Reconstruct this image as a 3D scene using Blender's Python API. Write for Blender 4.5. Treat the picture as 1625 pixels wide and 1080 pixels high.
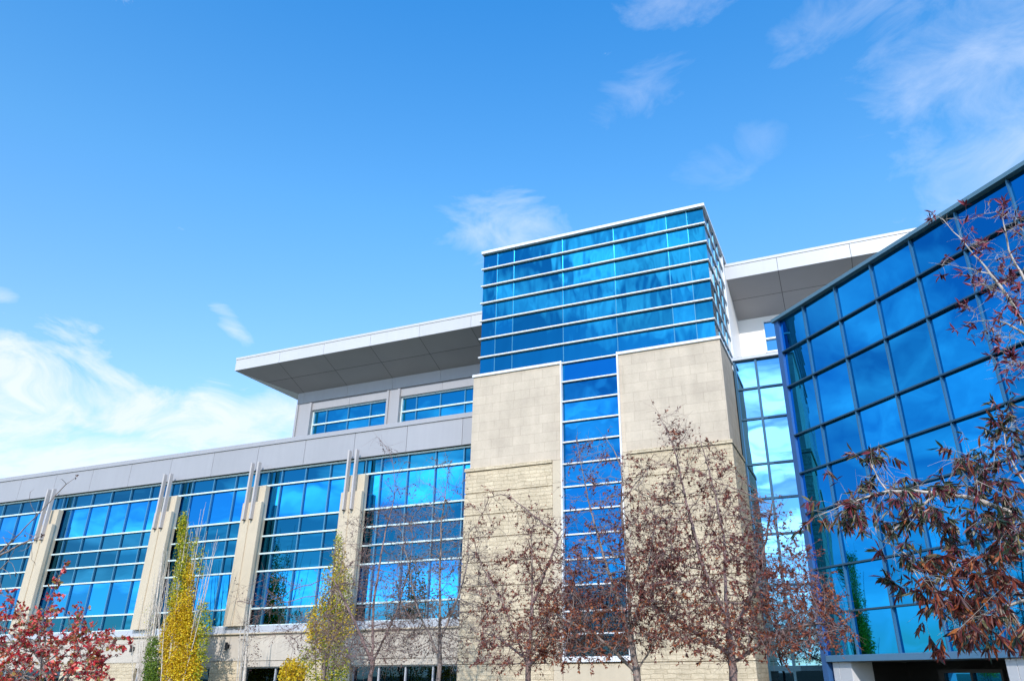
import bpy, math, random
import numpy as np
from mathutils import Matrix, Vector
R = math.radians
sc = bpy.context.scene
for o in list(bpy.data.objects): bpy.data.objects.remove(o)

# ------------------------------------------------------------------ camera
E = 2.6                                    # eye height above the building's forecourt
PITCH, ROLL, YAW = 0.42087718, -0.00829135, -0.37578555
FPX, CX, CY, PW, PH = 1176.095, 883.58, 541.15, 1625.0, 1080.0
def cam_axes():
    cy, sy = math.cos(YAW), math.sin(YAW)
    f = np.array([sy, cy, 0.]); r = np.array([cy, -sy, 0.]); u = np.array([0, 0, 1.])
    F = f*math.cos(PITCH)+u*math.sin(PITCH); U = -f*math.sin(PITCH)+u*math.cos(PITCH)
    c, s = math.cos(ROLL), math.sin(ROLL)
    return c*r+s*U, -s*r+c*U, F
AR, AU, AF = cam_axes()
cam = bpy.data.objects.new('camera', bpy.data.cameras.new('camera'))
sc.collection.objects.link(cam); sc.camera = cam
m = Matrix.Identity(4)
for i in range(3):
    m[i][0], m[i][1], m[i][2] = AR[i], AU[i], -AF[i]
m[2][3] = E
cam.matrix_world = m
cam.data.sensor_width = 36; cam.data.lens = FPX/PW*36
cam.data.shift_x = (PW/2-CX)/PW; cam.data.shift_y = (CY-PH/2)/PW
cam.data.clip_start = .05; cam.data.clip_end = 3000
def ray(px, py):
    d = AR*((px-CX)/FPX)-AU*((py-CY)/FPX)+AF
    return d
def at(px, py, Y):                          # point of the world seen at a pixel, Y metres in front
    d = ray(px, py); return d*(Y/d[1])+np.array([0, 0, E])

# ------------------------------------------------------------------ node helpers
def N(nt, typ, ins=None, **kw):
    n = nt.nodes.new(typ)
    for k, v in kw.items(): setattr(n, k, v)
    for k, v in (ins or {}).items():
        if isinstance(v, bpy.types.NodeSocket): nt.links.new(v, n.inputs[k])
        else: n.inputs[k].default_value = v
    return n
def MATH(nt, op, a, b=None, clamp=False):
    n = nt.nodes.new('ShaderNodeMath'); n.operation = op; n.use_clamp = clamp
    for i, v in enumerate((a, b)):
        if v is None: continue
        if isinstance(v, bpy.types.NodeSocket): nt.links.new(v, n.inputs[i])
        else: n.inputs[i].default_value = v
    return n.outputs[0]
def MIX(nt, fac, a, b, mode='MIX'):
    n = nt.nodes.new('ShaderNodeMix'); n.data_type = 'RGBA'; n.blend_type = mode
    for s, v in ((n.inputs[0], fac), (n.inputs[6], a), (n.inputs[7], b)):
        if isinstance(v, bpy.types.NodeSocket): nt.links.new(v, s)
        else: s.default_value = v
    return n.outputs[2]
def RAMP(nt, fac, stops, interp='LINEAR'):
    n = nt.nodes.new('ShaderNodeValToRGB'); nt.links.new(fac, n.inputs[0]); cr = n.color_ramp
    cr.interpolation = interp
    while len(cr.elements) < len(stops): cr.elements.new(.5)
    for e, (p, c) in zip(cr.elements, stops):
        e.position = p; e.color = (*c, 1) if len(c) == 3 else c
    return n.outputs[0]

# ------------------------------------------------------------------ sun and sky
SUN_EL, SUN_AZ = R(31), math.atan2(-.30, 1)     # the sun stands behind the viewer, slightly to the right
sdir = np.array([.34, -1, 0]); sdir /= np.linalg.norm(sdir)
sdir = sdir*math.cos(SUN_EL)+np.array([0, 0, math.sin(SUN_EL)])
sun = bpy.data.objects.new('sun', bpy.data.lights.new('sun', 'SUN')); sc.collection.objects.link(sun)
sun.data.energy = 3.6; sun.data.angle = R(.5); sun.data.color = (1, .94, .86)
sun.rotation_euler = Vector(sdir).to_track_quat('Z', 'Y').to_euler()
w = bpy.data.worlds.new('World'); sc.world = w; w.use_nodes = True; nt = w.node_tree; nt.nodes.clear()
sky = N(nt, 'ShaderNodeTexSky', sky_type='NISHITA', sun_disc=False, sun_elevation=SUN_EL,
        sun_rotation=math.atan2(sdir[0], sdir[1]), air_density=1.0, dust_density=.3, ozone_density=1.6)
tc = N(nt, 'ShaderNodeTexCoord'); dirv = tc.outputs['Generated']
sep = N(nt, 'ShaderNodeSeparateXYZ', {0: dirv})
# the air of the place: deeper blue overhead, paler towards the horizon
tint = RAMP(nt, sep.outputs[2], [(.0, (.84, .90, 1.03)), (.3, (.78, .95, 1.10)), (.55, (.52, 1.06, 1.30)), (.75, (.27, .98, 1.45)), (.92, (.20, .84, 1.5))])
skyc = MIX(nt, 1.0, sky.outputs[0], tint, 'MULTIPLY')
skyc = MIX(nt, 1.0, skyc, (1.6, 1.6, 1.6, 1), 'MULTIPLY')
# cloud texture: noise on the plane of the cloud layer
zz = MATH(nt, 'ADD', MATH(nt, 'MAXIMUM', sep.outputs[2], 0.0), .16)
cx_ = MATH(nt, 'DIVIDE', sep.outputs[0], zz); cy_ = MATH(nt, 'DIVIDE', sep.outputs[1], zz)
cv = N(nt, 'ShaderNodeCombineXYZ', {0: cx_, 1: cy_, 2: 0.0})
mp = N(nt, 'ShaderNodeMapping', {0: cv.outputs[0], 'Rotation': (0, 0, R(-24)), 'Scale': (1.0, 1.9, 1)})
n1 = N(nt, 'ShaderNodeTexNoise', {'Vector': mp.outputs[0], 'Scale': 2.3, 'Detail': 9.0, 'Roughness': .6, 'Distortion': .35})
n2 = N(nt, 'ShaderNodeTexNoise', {'Vector': mp.outputs[0], 'Scale': .55, 'Detail': 3.0, 'Roughness': .5})
nz = n1.outputs[0]
mp2 = N(nt, 'ShaderNodeMapping', {0: dirv, 'Rotation': (0, R(28), 0), 'Scale': (1.0, 1.0, 2.1)})
nf = N(nt, 'ShaderNodeTexNoise', {'Vector': mp2.outputs[0], 'Scale': 8.5, 'Detail': 9.0, 'Roughness': .62, 'Distortion': .6}).outputs[0]
# general cloud field for the half of the sky behind the viewer
back = MATH(nt, 'MULTIPLY', MATH(nt, 'ADD', MATH(nt, 'MULTIPLY', sep.outputs[1], -1.0), .22), 4.0, True)
fld = MATH(nt, 'MULTIPLY', MATH(nt, 'SUBTRACT', MATH(nt, 'ADD', MATH(nt, 'MULTIPLY', nz, .75), MATH(nt, 'MULTIPLY', n2.outputs[0], .8)), .775), 3.4, True)
dens = MATH(nt, 'MULTIPLY', MATH(nt, 'MULTIPLY', back, fld), .70)
def cloud(d, su, sv, ang, gain, amt, k=.34, fine=False):
    """one cloud or bank: centre direction, half sizes (radians) and tilt"""
    global dens
    d = Vector(d).normalized(); side = d.cross(Vector((0, 0, 1))).normalized(); up = side.cross(d)
    a = side*math.cos(ang)+up*math.sin(ang); b = up*math.cos(ang)-side*math.sin(ang)
    def dot(v):
        n = N(nt, 'ShaderNodeVectorMath', {0: dirv, 1: tuple(v)}, operation='DOT_PRODUCT'); return n.outputs['Value']
    x = MATH(nt, 'DIVIDE', dot(a), su); y = MATH(nt, 'DIVIDE', dot(b), sv)
    r2 = MATH(nt, 'ADD', MATH(nt, 'MULTIPLY', x, x), MATH(nt, 'MULTIPLY', y, y))
    front = MATH(nt, 'GREATER_THAN', dot(d), 0.0)
    mk = MATH(nt, 'MULTIPLY', MATH(nt, 'SUBTRACT', 1.0, r2, True), front)
    v = MATH(nt, 'MULTIPLY', MATH(nt, 'SUBTRACT', MATH(nt, 'ADD', MATH(nt, 'MULTIPLY', mk, k), nf if fine else nz), .69), gain, True)
    v = MATH(nt, 'MULTIPLY', v, amt)
    dens = MATH(nt, 'MAXIMUM', dens, v)
cloud(ray(40, 650), .30, .085, R(-16), 4.0, .80, .34, True)
cloud(ray(250, 725), .42, .075, R(-6), 4.2, .88, .38)
cloud(ray(30, 745), .32, .055, R(0), 4, .88, .43)
cloud(ray(440, 700), .13, .07, R(4), 3.5, .85, .44, True)
cloud(ray(180, 655), .34, .10, R(-14), 4.5, .90, .35, True)
cloud(ray(365, 510), .050, .020, R(-40), 2.6, .75, .42, True)
cloud(ray(0, 468), .024, .012, R(0), 2.5, .5, .40, True)
cloud(ray(805, 362), .13, .065, R(-6), 2.4, .65, .38, True)
cloud(ray(1020, 150), .11, .05, R(18), 1.8, .42, .31, True)
cloud(ray(1205, 222), .05, .04, R(0), 1.5, .26, .33, True)
cloud(ray(1360, 5), .16, .05, R(8), 1.8, .42, .32, True)
cloud(ray(1070, 5), .10, .04, R(-10), 2.2, .5, .36, True)
cloud(ray(1620, 150), .20, .30, R(10), 1.5, .72, .40, True)
cloud(ray(1530, 240), .08, .09, R(20), 2.2, .4, .30, True)
cloud(ray(1130, 270), .07, .05, R(0), 2.0, .3, .28, True)
# bright cumulus behind the viewer, which the narrow link reflects
rf = lambda px, py: (ray(px, py)[0], -ray(px, py)[1], ray(px, py)[2])
cloud(rf(1210, 620), .11, .11, 0, 5, .95)
cloud(rf(1235, 720), .12, .055, 0, 8, 1.0)
cloud(rf(1240, 850), .12, .075, 0, 7, 1.0)
for px, py, su, sv, an, k, am in ((1090, 370, .10, .09, 40, .50, .62), (960, 430, .12, .07, 60, .46, .55), (830, 470, .12, .05, 10, .42, .40), (900, 380, .16, .04, 8, .40, .45),
        (940, 690, .08, .04, 10, .46, .5), (620, 770, .13, .035, 6, .46, .6), (690, 745, .10, .03, 0, .5, .6), (460, 790, .10, .03, 10, .44, .5), (160, 850, .16, .02, 4, .42, .45), (640, 950, .2, .05, 4, .5, .7)):
    cloud(rf(px, py), su, sv, R(an), 2.8, am*1.15, k, True)
# and the ones mirrored by the angled wing
rw = lambda px, py: (-ray(px, py)[1], -ray(px, py)[0], ray(px, py)[2])
for px, py, su, sv, an, k, am in ((1390, 535, .07, .03, 12, .5, .42), (1470, 600, .16, .045, -14, .46, .50), (1350, 640, .07, .05, 20, .46, .45), (1570, 520, .12, .05, -10, .46, .35), (1450, 700, .2, .03, 8, .44, .40),
        (1600, 620, .10, .03, 0, .44, .45), (1500, 950, .5, .06, 0, .42, .55), (1420, 420, .10, .03, 10, .42, .25), (1350, 860, .2, .02, 4, .42, .4)):
    cloud(rw(px, py), su, sv, R(an), 2.8, am*1.25, k, True)
ccol = MIX(nt, MATH(nt, 'MULTIPLY', n1.outputs[0], 1.0), (5.2, 5.9, 7.2, 1), (6.3, 6.7, 7.3, 1))
# clouds on the sun's side of the sky shine brighter
lit = MATH(nt, 'ADD', MATH(nt, 'MULTIPLY', MATH(nt, 'ADD', MATH(nt, 'MULTIPLY', sep.outputs[1], -1.0), .25, True), 3.4), 1.0)
ccol = MIX(nt, 1.0, ccol, N(nt, 'ShaderNodeCombineXYZ', {0: lit, 1: lit, 2: lit}).outputs[0], 'MULTIPLY')
col = MIX(nt, dens, skyc, ccol)
bg = N(nt, 'ShaderNodeBackground', {0: col, 1: .13})
N(nt, 'ShaderNodeOutputWorld', {0: bg.outputs[0]})
sc.view_settings.view_transform = 'Standard'; sc.view_settings.look = 'None'
sc.view_settings.exposure = .32; sc.view_settings.gamma = 1

# ------------------------------------------------------------------ object helpers
def link(o): sc.collection.objects.link(o); return o
def tag(o, label=None, cat=None, group=None, kind=None):
    if label: o['label'] = label
    if cat: o['category'] = cat
    if group: o['group'] = group
    if kind: o['kind'] = kind
    return o
def empty(name, loc, label, cat, group=None):
    o = link(bpy.data.objects.new(name, None)); o.location = loc; o.empty_display_size = .3
    return tag(o, label, cat, group)
def mesh_obj(name, verts, faces, mats, parent=None, mi=None, smooth=False):
    me = bpy.data.meshes.new(name); me.from_pydata([tuple(v) for v in verts], [], [tuple(f) for f in faces])
    if not isinstance(mats, (list, tuple)): mats = [mats]
    for m_ in mats: me.materials.append(m_)
    if mi is not None: me.polygons.foreach_set('material_index', mi)
    if smooth: me.polygons.foreach_set('use_smooth', [True]*len(me.polygons))
    me.update(); o = link(bpy.data.objects.new(name, me))
    if parent is not None:
        o.parent = parent; bpy.context.view_layer.update()
        o.matrix_parent_inverse = parent_world(parent).inverted()
    return o
def parent_world(p):
    return p.matrix_world
class MB:
    def __init__(s, M=None): s.v = []; s.f = []; s.mi = []; s.M = M
    def add(s, vs, fs, mi=0):
        k = len(s.v)
        for v in vs:
            v = Vector(v)
            s.v.append(s.M @ v if s.M else v)
        s.f += [tuple(i+k for i in f) for f in fs]; s.mi += [mi]*len(fs)
    def box(s, x0, x1, y0, y1, z0, z1, mi=0, bev=0):
        if bev:
            b = bev
            # box with chamfered vertical and horizontal front edges
            prof = [(x0, y0+b), (x0+b, y0), (x1-b, y0), (x1, y0+b), (x1, y1), (x0, y1)]
            n = len(prof); lo = [(x, y, z0) for x, y in prof]; hi = [(x, y, z1-b) for x, y in prof]
            top = [(min(max(x, x0+b), x1-b), max(y, y0+b), z1) for x, y in prof]
            vs = lo+hi+top; fs = [tuple(reversed(range(n)))]
            for i in range(n):
                j = (i+1) % n; fs += [(i, j, n+j, n+i), (n+i, n+j, 2*n+j, 2*n+i)]
            fs.append(tuple(range(2*n, 3*n))); s.add(vs, fs, mi); return
        s.add([(x0, y0, z0), (x1, y0, z0), (x1, y1, z0), (x0, y1, z0), (x0, y0, z1), (x1, y0, z1), (x1, y1, z1), (x0, y1, z1)],
              [(0, 3, 2, 1), (4, 5, 6, 7), (0, 1, 5, 4), (1, 2, 6, 5), (2, 3, 7, 6), (3, 0, 4, 7)], mi)
    def quad(s, a, b, c, d, mi=0): s.add([a, b, c, d], [(0, 1, 2, 3)], mi)
    def pane(s, x0, x1, y, z0, z1, mi=0, tilt=.0022, rnd=random):
        """a sheet of glass standing in the plane y, each very slightly out of true"""
        a, b = rnd.uniform(-tilt, tilt), rnd.uniform(-tilt, tilt); xm, zm = (x0+x1)/2, (z0+z1)/2
        p = lambda x, z: (x, y+a*(x-xm)+b*(z-zm), z)
        s.add([p(x0, z0), p(x1, z0), p(x1, z1), p(x0, z1)], [(0, 1, 2, 3)], mi)
    def panex(s, x, y0, y1, z0, z1, mi=0, tilt=.0022):
        a, b = random.uniform(-tilt, tilt), random.uniform(-tilt, tilt); ym, zm = (y0+y1)/2, (z0+z1)/2
        p = lambda y, z: (x+a*(y-ym)+b*(z-zm), y, z)
        s.add([p(y0, z0), p(y1, z0), p(y1, z1), p(y0, z1)], [(0, 1, 2, 3)], mi)
    def build(s, name, mats, parent=None, smooth=False):
        return mesh_obj(name, s.v, s.f, mats, parent, s.mi, smooth)

# ------------------------------------------------------------------ materials
def mat(name):
    m_ = bpy.data.materials.new(name); m_.use_nodes = True; nt = m_.node_tree; nt.nodes.clear()
    return m_, nt
def out(nt, sh): N(nt, 'ShaderNodeOutputMaterial', {0: sh})
def bump(nt, h, strength, dist=.02):
    return N(nt, 'ShaderNodeBump', {'Height': h, 'Strength': strength, 'Distance': dist}).outputs[0]
def pos(nt): return N(nt, 'ShaderNodeNewGeometry').outputs['Position']
def m_plain(name, c, rough=.5, metal=0, var=.06, scale=1.5, bmp=0, spec=.5, streak=0, isl=0):
    m_, nt = mat(name); P = pos(nt)
    n = N(nt, 'ShaderNodeTexNoise', {'Vector': P, 'Scale': scale, 'Detail': 6.0, 'Roughness': .6}).outputs[0]
    f = MATH(nt, 'ADD', MATH(nt, 'MULTIPLY', MATH(nt, 'SUBTRACT', n, .5), var*4), 1.0)
    if streak:
        mp = N(nt, 'ShaderNodeMapping', {0: P, 'Scale': (5, 5, .35)})
        st = N(nt, 'ShaderNodeTexNoise', {'Vector': mp.outputs[0], 'Scale': 1.0, 'Detail': 5.0}).outputs[0]
        f = MATH(nt, 'MULTIPLY', f, MATH(nt, 'ADD', MATH(nt, 'MULTIPLY', MATH(nt, 'SUBTRACT', st, .5), streak), 1.0))
    if isl: f = MATH(nt, 'MULTIPLY', f, MATH(nt, 'ADD', MATH(nt, 'MULTIPLY', N(nt, 'ShaderNodeNewGeometry').outputs['Random Per Island'], isl), 1-isl/2))
    cc = N(nt, 'ShaderNodeCombineXYZ', {0: f, 1: f, 2: f}).outputs[0]
    colr = MIX(nt, 1.0, (*c, 1), cc, 'MULTIPLY')
    ins = {'Base Color': colr, 'Roughness': rough, 'Metallic': metal, 'Specular IOR Level': spec}
    if bmp:
        nb = N(nt, 'ShaderNodeTexNoise', {'Vector': P, 'Scale': 30.0, 'Detail': 5.0}).outputs[0]
        ins['Normal'] = bump(nt, nb, bmp, .01)
    out(nt, N(nt, 'ShaderNodeBsdfPrincipled', ins).outputs[0]); return m_
def m_glass(name, c, wav=.05, ws=.9, rough=.015, base=None, refl=1.0, sc3=(1.2, 1.2, 1.0)):
    """coated curtain-wall glass: blue mirror with a little roller-wave distortion"""
    m_, nt = mat(name); P = pos(nt)
    mp = N(nt, 'ShaderNodeMapping', {0: P, 'Scale': sc3})
    n = N(nt, 'ShaderNodeTexNoise', {'Vector': mp.outputs[0], 'Scale': ws, 'Detail': 1.0, 'Roughness': .4}).outputs[0]
    nr = bump(nt, n, wav, .1)
    isl = N(nt, 'ShaderNodeNewGeometry').outputs['Random Per Island']
    f = MATH(nt, 'ADD', MATH(nt, 'MULTIPLY', isl, .42), .76)
    cc = N(nt, 'ShaderNodeCombineXYZ', {0: f, 1: f, 2: f}).outputs[0]
    colr = MIX(nt, 1.0, (*c, 1), cc, 'MULTIPLY')
    g = N(nt, 'ShaderNodeBsdfPrincipled', {'Base Color': colr, 'Metallic': 1.0, 'Roughness': rough, 'Normal': nr}).outputs[0]
    if base:
        b = N(nt, 'ShaderNodeBsdfPrincipled', {'Base Color': (*base, 1), 'Roughness': .03, 'Normal': nr, 'Specular IOR Level': .5}).outputs[0]
        g = N(nt, 'ShaderNodeMixShader', {0: refl, 1: b, 2: g}).outputs[0]
    out(nt, g); return m_
def m_stone(name, bw, bh, c1, c2, mortar, msize, bstr, rough=.9, noise=.14, split=0, seed=0.):
    m_, nt = mat(name); P = pos(nt); s = N(nt, 'ShaderNodeSeparateXYZ', {0: P})
    u = MATH(nt, 'ADD', s.outputs[0], s.outputs[1]); u = MATH(nt, 'ADD', u, seed)
    v = N(nt, 'ShaderNodeCombineXYZ', {0: u, 1: s.outputs[2], 2: 0.0}).outputs[0]
    if split:
        wn = N(nt, 'ShaderNodeTexNoise', {'Vector': v, 'Scale': 2.2, 'Detail': 3.0})
        wv = N(nt, 'ShaderNodeVectorMath', {0: wn.outputs['Color'], 1: (-.5, -.5, -.5)}, operation='ADD').outputs[0]
        wv = N(nt, 'ShaderNodeVectorMath', {0: wv, 1: (.25, .13, 0)}, operation='MULTIPLY').outputs[0]
        v = N(nt, 'ShaderNodeVectorMath', {0: v, 1: wv}, operation='ADD').outputs[0]
    br = N(nt, 'ShaderNodeTexBrick', {'Vector': v, 'Color1': (*c1, 1), 'Color2': (*c2, 1), 'Mortar': (*mortar, 1),
           'Scale': 1.0, 'Mortar Size': msize, 'Mortar Smooth': .3, 'Bias': -.25, 'Brick Width': bw, 'Row Height': bh}, offset=.37, squash=.7, squash_frequency=3)
    n = N(nt, 'ShaderNodeTexNoise', {'Vector': P, 'Scale': 1.1, 'Detail': 8.0, 'Roughness': .65}).outputs[0]
    n3 = N(nt, 'ShaderNodeTexNoise', {'Vector': P, 'Scale': 14.0, 'Detail': 5.0, 'Roughness': .7}).outputs[0]
    f = MATH(nt, 'ADD', MATH(nt, 'MULTIPLY', MATH(nt, 'SUBTRACT', n, .5), noise*3.5), 1.0)
    f = MATH(nt, 'MULTIPLY', f, MATH(nt, 'ADD', MATH(nt, 'MULTIPLY', MATH(nt, 'SUBTRACT', n3, .5), noise*2.2), 1.0))
    stn = N(nt, 'ShaderNodeTexNoise', {'Vector': N(nt, 'ShaderNodeMapping', {0: P, 'Scale': (3, 3, .25)}).outputs[0], 'Scale': 1.0, 'Detail': 5.0}).outputs[0]
    f = MATH(nt, 'MULTIPLY', f, MATH(nt, 'ADD', MATH(nt, 'MULTIPLY', MATH(nt, 'SUBTRACT', stn, .5), .28), 1.0))
    cc = N(nt, 'ShaderNodeCombineXYZ', {0: f, 1: f, 2: f}).outputs[0]
    colr = MIX(nt, 1.0, br.outputs[0], cc, 'MULTIPLY')
    h = MATH(nt, 'SUBTRACT', MATH(nt, 'MULTIPLY', n3, .35), br.outputs['Fac'])
    if split:
        # rough split faces: blocks stand out unevenly
        vo = N(nt, 'ShaderNodeTexVoronoi', {'Vector': N(nt, 'ShaderNodeMapping', {0: v, 'Scale': (2.2, 6.5, 1)}).outputs[0], 'Scale': 1.0}, feature='F1')
        n4 = N(nt, 'ShaderNodeTexNoise', {'Vector': v, 'Scale': 5.5, 'Detail': 6.0, 'Roughness': .7}).outputs[0]
        h = MATH(nt, 'ADD', MATH(nt, 'ADD', h, MATH(nt, 'MULTIPLY', n4, 2.2)), MATH(nt, 'MULTIPLY', vo.outputs['Distance'], -1.0))
    nr = bump(nt, h, bstr, .03)
    out(nt, N(nt, 'ShaderNodeBsdfPrincipled', {'Base Color': colr, 'Roughness': rough, 'Normal': nr, 'Specular IOR Level': .2}).outputs[0]); return m_
def m_leaf(name, stops, trans=.35, rough=.5):
    m_, nt = mat(name)
    isl = N(nt, 'ShaderNodeNewGeometry').outputs['Random Per Island']
    c = RAMP(nt, isl, stops)
    d = N(nt, 'ShaderNodeBsdfPrincipled', {'Base Color': c, 'Roughness': rough, 'Specular IOR Level': .35}).outputs[0]
    t = N(nt, 'ShaderNodeBsdfTranslucent', {0: c}).outputs[0]
    out(nt, N(nt, 'ShaderNodeMixShader', {0: trans, 1: d, 2: t}).outputs[0]); return m_
def m_bark(name, c):
    m_, nt = mat(name); P = pos(nt)
    n = N(nt, 'ShaderNodeTexNoise', {'Vector': N(nt, 'ShaderNodeMapping', {0: P, 'Scale': (1, 1, .3)}).outputs[0], 'Scale': 28.0, 'Detail': 6.0}).outputs[0]
    f = RAMP(nt, n, [(.3, tuple(x*.55 for x in c)), (.7, tuple(min(1, x*1.35) for x in c))])
    out(nt, N(nt, 'ShaderNodeBsdfPrincipled', {'Base Color': f, 'Roughness': .85, 'Normal': bump(nt, n, .5, .01)}).outputs[0]); return m_

G_VIS = m_glass('vision_glass', (.018, .285, .66), .04, .8)
G_SPAN = m_glass('spandrel_glass', (.011, .14, .25), .03, .7)
G_TOW = m_glass('tower_glass', (.011, .175, .31), .16, 1.0, sc3=(1.9, 1.9, .55))
G_NOTCH = m_glass('stair_glass', (.008, .145, .34), .12, 1.0)
G_WING = m_glass('wing_glass', (.008, .22, .50), .12, .5)
G_LINK = m_glass('link_glass', (.13, .33, .52), .06, .8)
G_DARK = m_glass('dark_glass', (.02, .05, .09), .04, .8)
G_UP = m_glass('upper_glass', (.012, .20, .36), .04, .8)
M_PANEL = m_plain('metal_panel', (.30, .298, .32), .42, .0, .03, .6, streak=.12, isl=.07)
M_PANELR = m_plain('roof_panel', (.46, .46, .475), .42, .0, .03, .6, streak=.10, isl=.06)
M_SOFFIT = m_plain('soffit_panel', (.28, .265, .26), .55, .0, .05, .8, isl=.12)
M_JOINT = m_plain('dark_joint', (.03, .03, .035), .8)
M_WHITE = m_plain('white_metal', (.68, .69, .71), .35, 0, .02)
M_ALU = m_plain('aluminium_transom', (.62, .74, .76), .35, .2, .02)
M_BLUEMUL = m_plain('blue_mullion', (.07, .22, .34), .3, .5, .02)
M_TEAL = m_plain('teal_frame', (.03, .085, .14), .3, .5, .03)
M_BPOST = m_plain('blue_corner_post', (.05, .14, .34), .35, .4, .03)
M_CONC = m_plain('cast_concrete', (.48, .405, .305), .85, 0, .06, 1.2, bmp=.25, streak=.12)
M_CONC2 = m_plain('weathered_concrete', (.45, .40, .345), .88, 0, .10, .8, bmp=.3, streak=.30)
M_STONE = m_stone('ashlar_stone', .98, .40, (.475, .405, .325), (.425, .36, .29), (.38, .32, .255), .010, .15)
M_SPLIT = m_stone('split_face_stone', .47, .15, (.53, .44, .315), (.455, .372, .262), (.39, .315, .215), .010, .6, split=1, noise=.20)
M_SILL = m_plain('sill_metal', (.42, .44, .49), .4, .1, .02)
M_BLACK = m_plain('black_metal', (.02, .018, .02), .5)
M_FIN = m_plain('fin_metal', (.42, .39, .385), .45, 0, .02)
M_CLAD = m_plain('column_cladding', (.50, .50, .52), .45, 0, .02)
M_GREYWALL = m_plain('pale_wall_panel', (.70, .68, .67), .5, 0, .02, .6)
M_ROOFTOP = m_plain('roof_gravel', (.25, .24, .22), .95)

# ------------------------------------------------------------------ ground
def ground():
    n = 40; vs = []; fs = []
    xs = [-1500, -600, -250, -120]+[x for x in range(-80, 61, 10)]+[120, 250, 600, 1500]
    ys = [-1500, -600, -250, -120]+[y for y in range(-80, 41, 8)]+[60, 120, 250, 600, 1500]
    def h(x, y):                                        # the lawn rises a little towards the viewer
        t = min(max((19-y)/14, 0), 1); t = t*t*(3-2*t)
        return -.03+.98*t
    for y in ys:
        for x in xs: vs.append((x, y, h(x, y)))
    nx = len(xs)
    for j in range(len(ys)-1):
        for i in range(nx-1): fs.append((j*nx+i, j*nx+i+1, (j+1)*nx+i+1, (j+1)*nx+i))
    m_, nt = mat('lawn'); P = pos(nt)
    n1 = N(nt, 'ShaderNodeTexNoise', {'Vector': P, 'Scale': 3.0, 'Detail': 8.0}).outputs[0]
    n2 = N(nt, 'ShaderNodeTexNoise', {'Vector': P, 'Scale': 60.0, 'Detail': 4.0}).outputs[0]
    c = RAMP(nt, n1, [(.3, (.05, .075, .02)), (.7, (.11, .12, .04))])
    out(nt, N(nt, 'ShaderNodeBsdfPrincipled', {'Base Color': c, 'Roughness': .95, 'Normal': bump(nt, n2, .8, .03)}).outputs[0])
    tag(mesh_obj('lawn', vs, fs, m_), kind='structure')
    b = MB(); b.box(-70, 14, 19.6, 22.4, -.1, .09)
    tag(b.build('pavement', m_plain('pavement_concrete', (.38, .36, .33), .9, 0, .08, 2, bmp=.3)), kind='structure')
def gh(y):
    t = min(max((19-y)/14, 0), 1); return -.03+.98*t*t*(3-2*t)
ground()

# ------------------------------------------------------------------ office wing
wing = empty('office_wing', (-37, 28.6, 0), 'long office wing with grey metal fascia and tall blue windows between beige pilasters', 'building')
WX0, WX1 = -62.0, -14.5
PIL = [-21.48, -27.30, -33.12, -41.87, -50.62, -56.44]
LV = [2.10, 2.86, 4.52, 5.34, 6.16, 6.97, 8.64, 9.38]
b = MB()                                                 # core behind the glass
b.box(WX0, WX1, 29.15, 44, 0, 10.62+E)
b.build('wall', M_CONC2, wing)
b = MB(); b.box(WX0-.1, WX1+6, 29.2, 44.1, 10.63+E, 10.66+E); b.build('flat_roof', M_ROOFTOP, wing)
# lower wall with ground-floor windows
GW = [(-59, -54.5), (-52.5, -47.5), (-44.0, -38.2), (-33.2, -28.5), (-26.7, -23.1), (-20.8, -15.6)]
zt, zg, zh, zs = 1.74+E, .616+E, .375+E, .75
b = MB(); b2 = MB(); x = WX0
edges = []
for a, c in GW: edges.append((x, a)); x = c
edges.append((x, WX1))
b.box(WX0, WX1, 28.6, 29.14, zg+.012, zt)                 # smooth concrete band
for a, c in GW: b.box(a, c, 28.62, 29.14, zh, zg-.012)
b.box(WX0, WX1, 28.66, 29.14, zg-.012, zg+.012)
b.build('concrete_band', M_CONC2, wing)
for a, c in edges: b2.box(a, c, 28.6, 29.14, 0, zg-.012)
for a, c in GW: b2.box(a, c, 28.6, 29.14, 0, zs)
b2.build('stone_plinth', M_SPLIT, wing)
b = MB(); b.box(WX0, WX1, 28.48, 29.14, zt+.002, 1.80+E, bev=.015); b.build('cornice', M_CONC, wing)
b = MB(); b.box(WX0, WX1, 28.54, 29.13, 1.802+E, 2.09+E, bev=.02); b.build('sill_band', M_SILL, wing)
for a, c in GW:
    p = MB(); f = MB(); n = max(2, round((c-a)/1.46)); st = (c-a)/n
    for i in range(n): p.pane(a+i*st, a+(i+1)*st, 28.86, zs, zh)
    w_ = p.build('window', G_DARK, wing)
    for i in range(n+1): f.box(a+i*st-.03+(.03 if i == 0 else 0)-(.03 if i == n else 0), a+i*st+.03+(.03 if i == 0 else 0)-(.03 if i == n else 0), 28.78, 28.9, zs, zh-.06)
    f.box(a, c, 28.76, 28.9, zh-.06, zh-.002); f.box(a, c, 28.70, 28.9, zs+.002, zs+.05)
    f.build('frame', M_SILL, w_)
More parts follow.
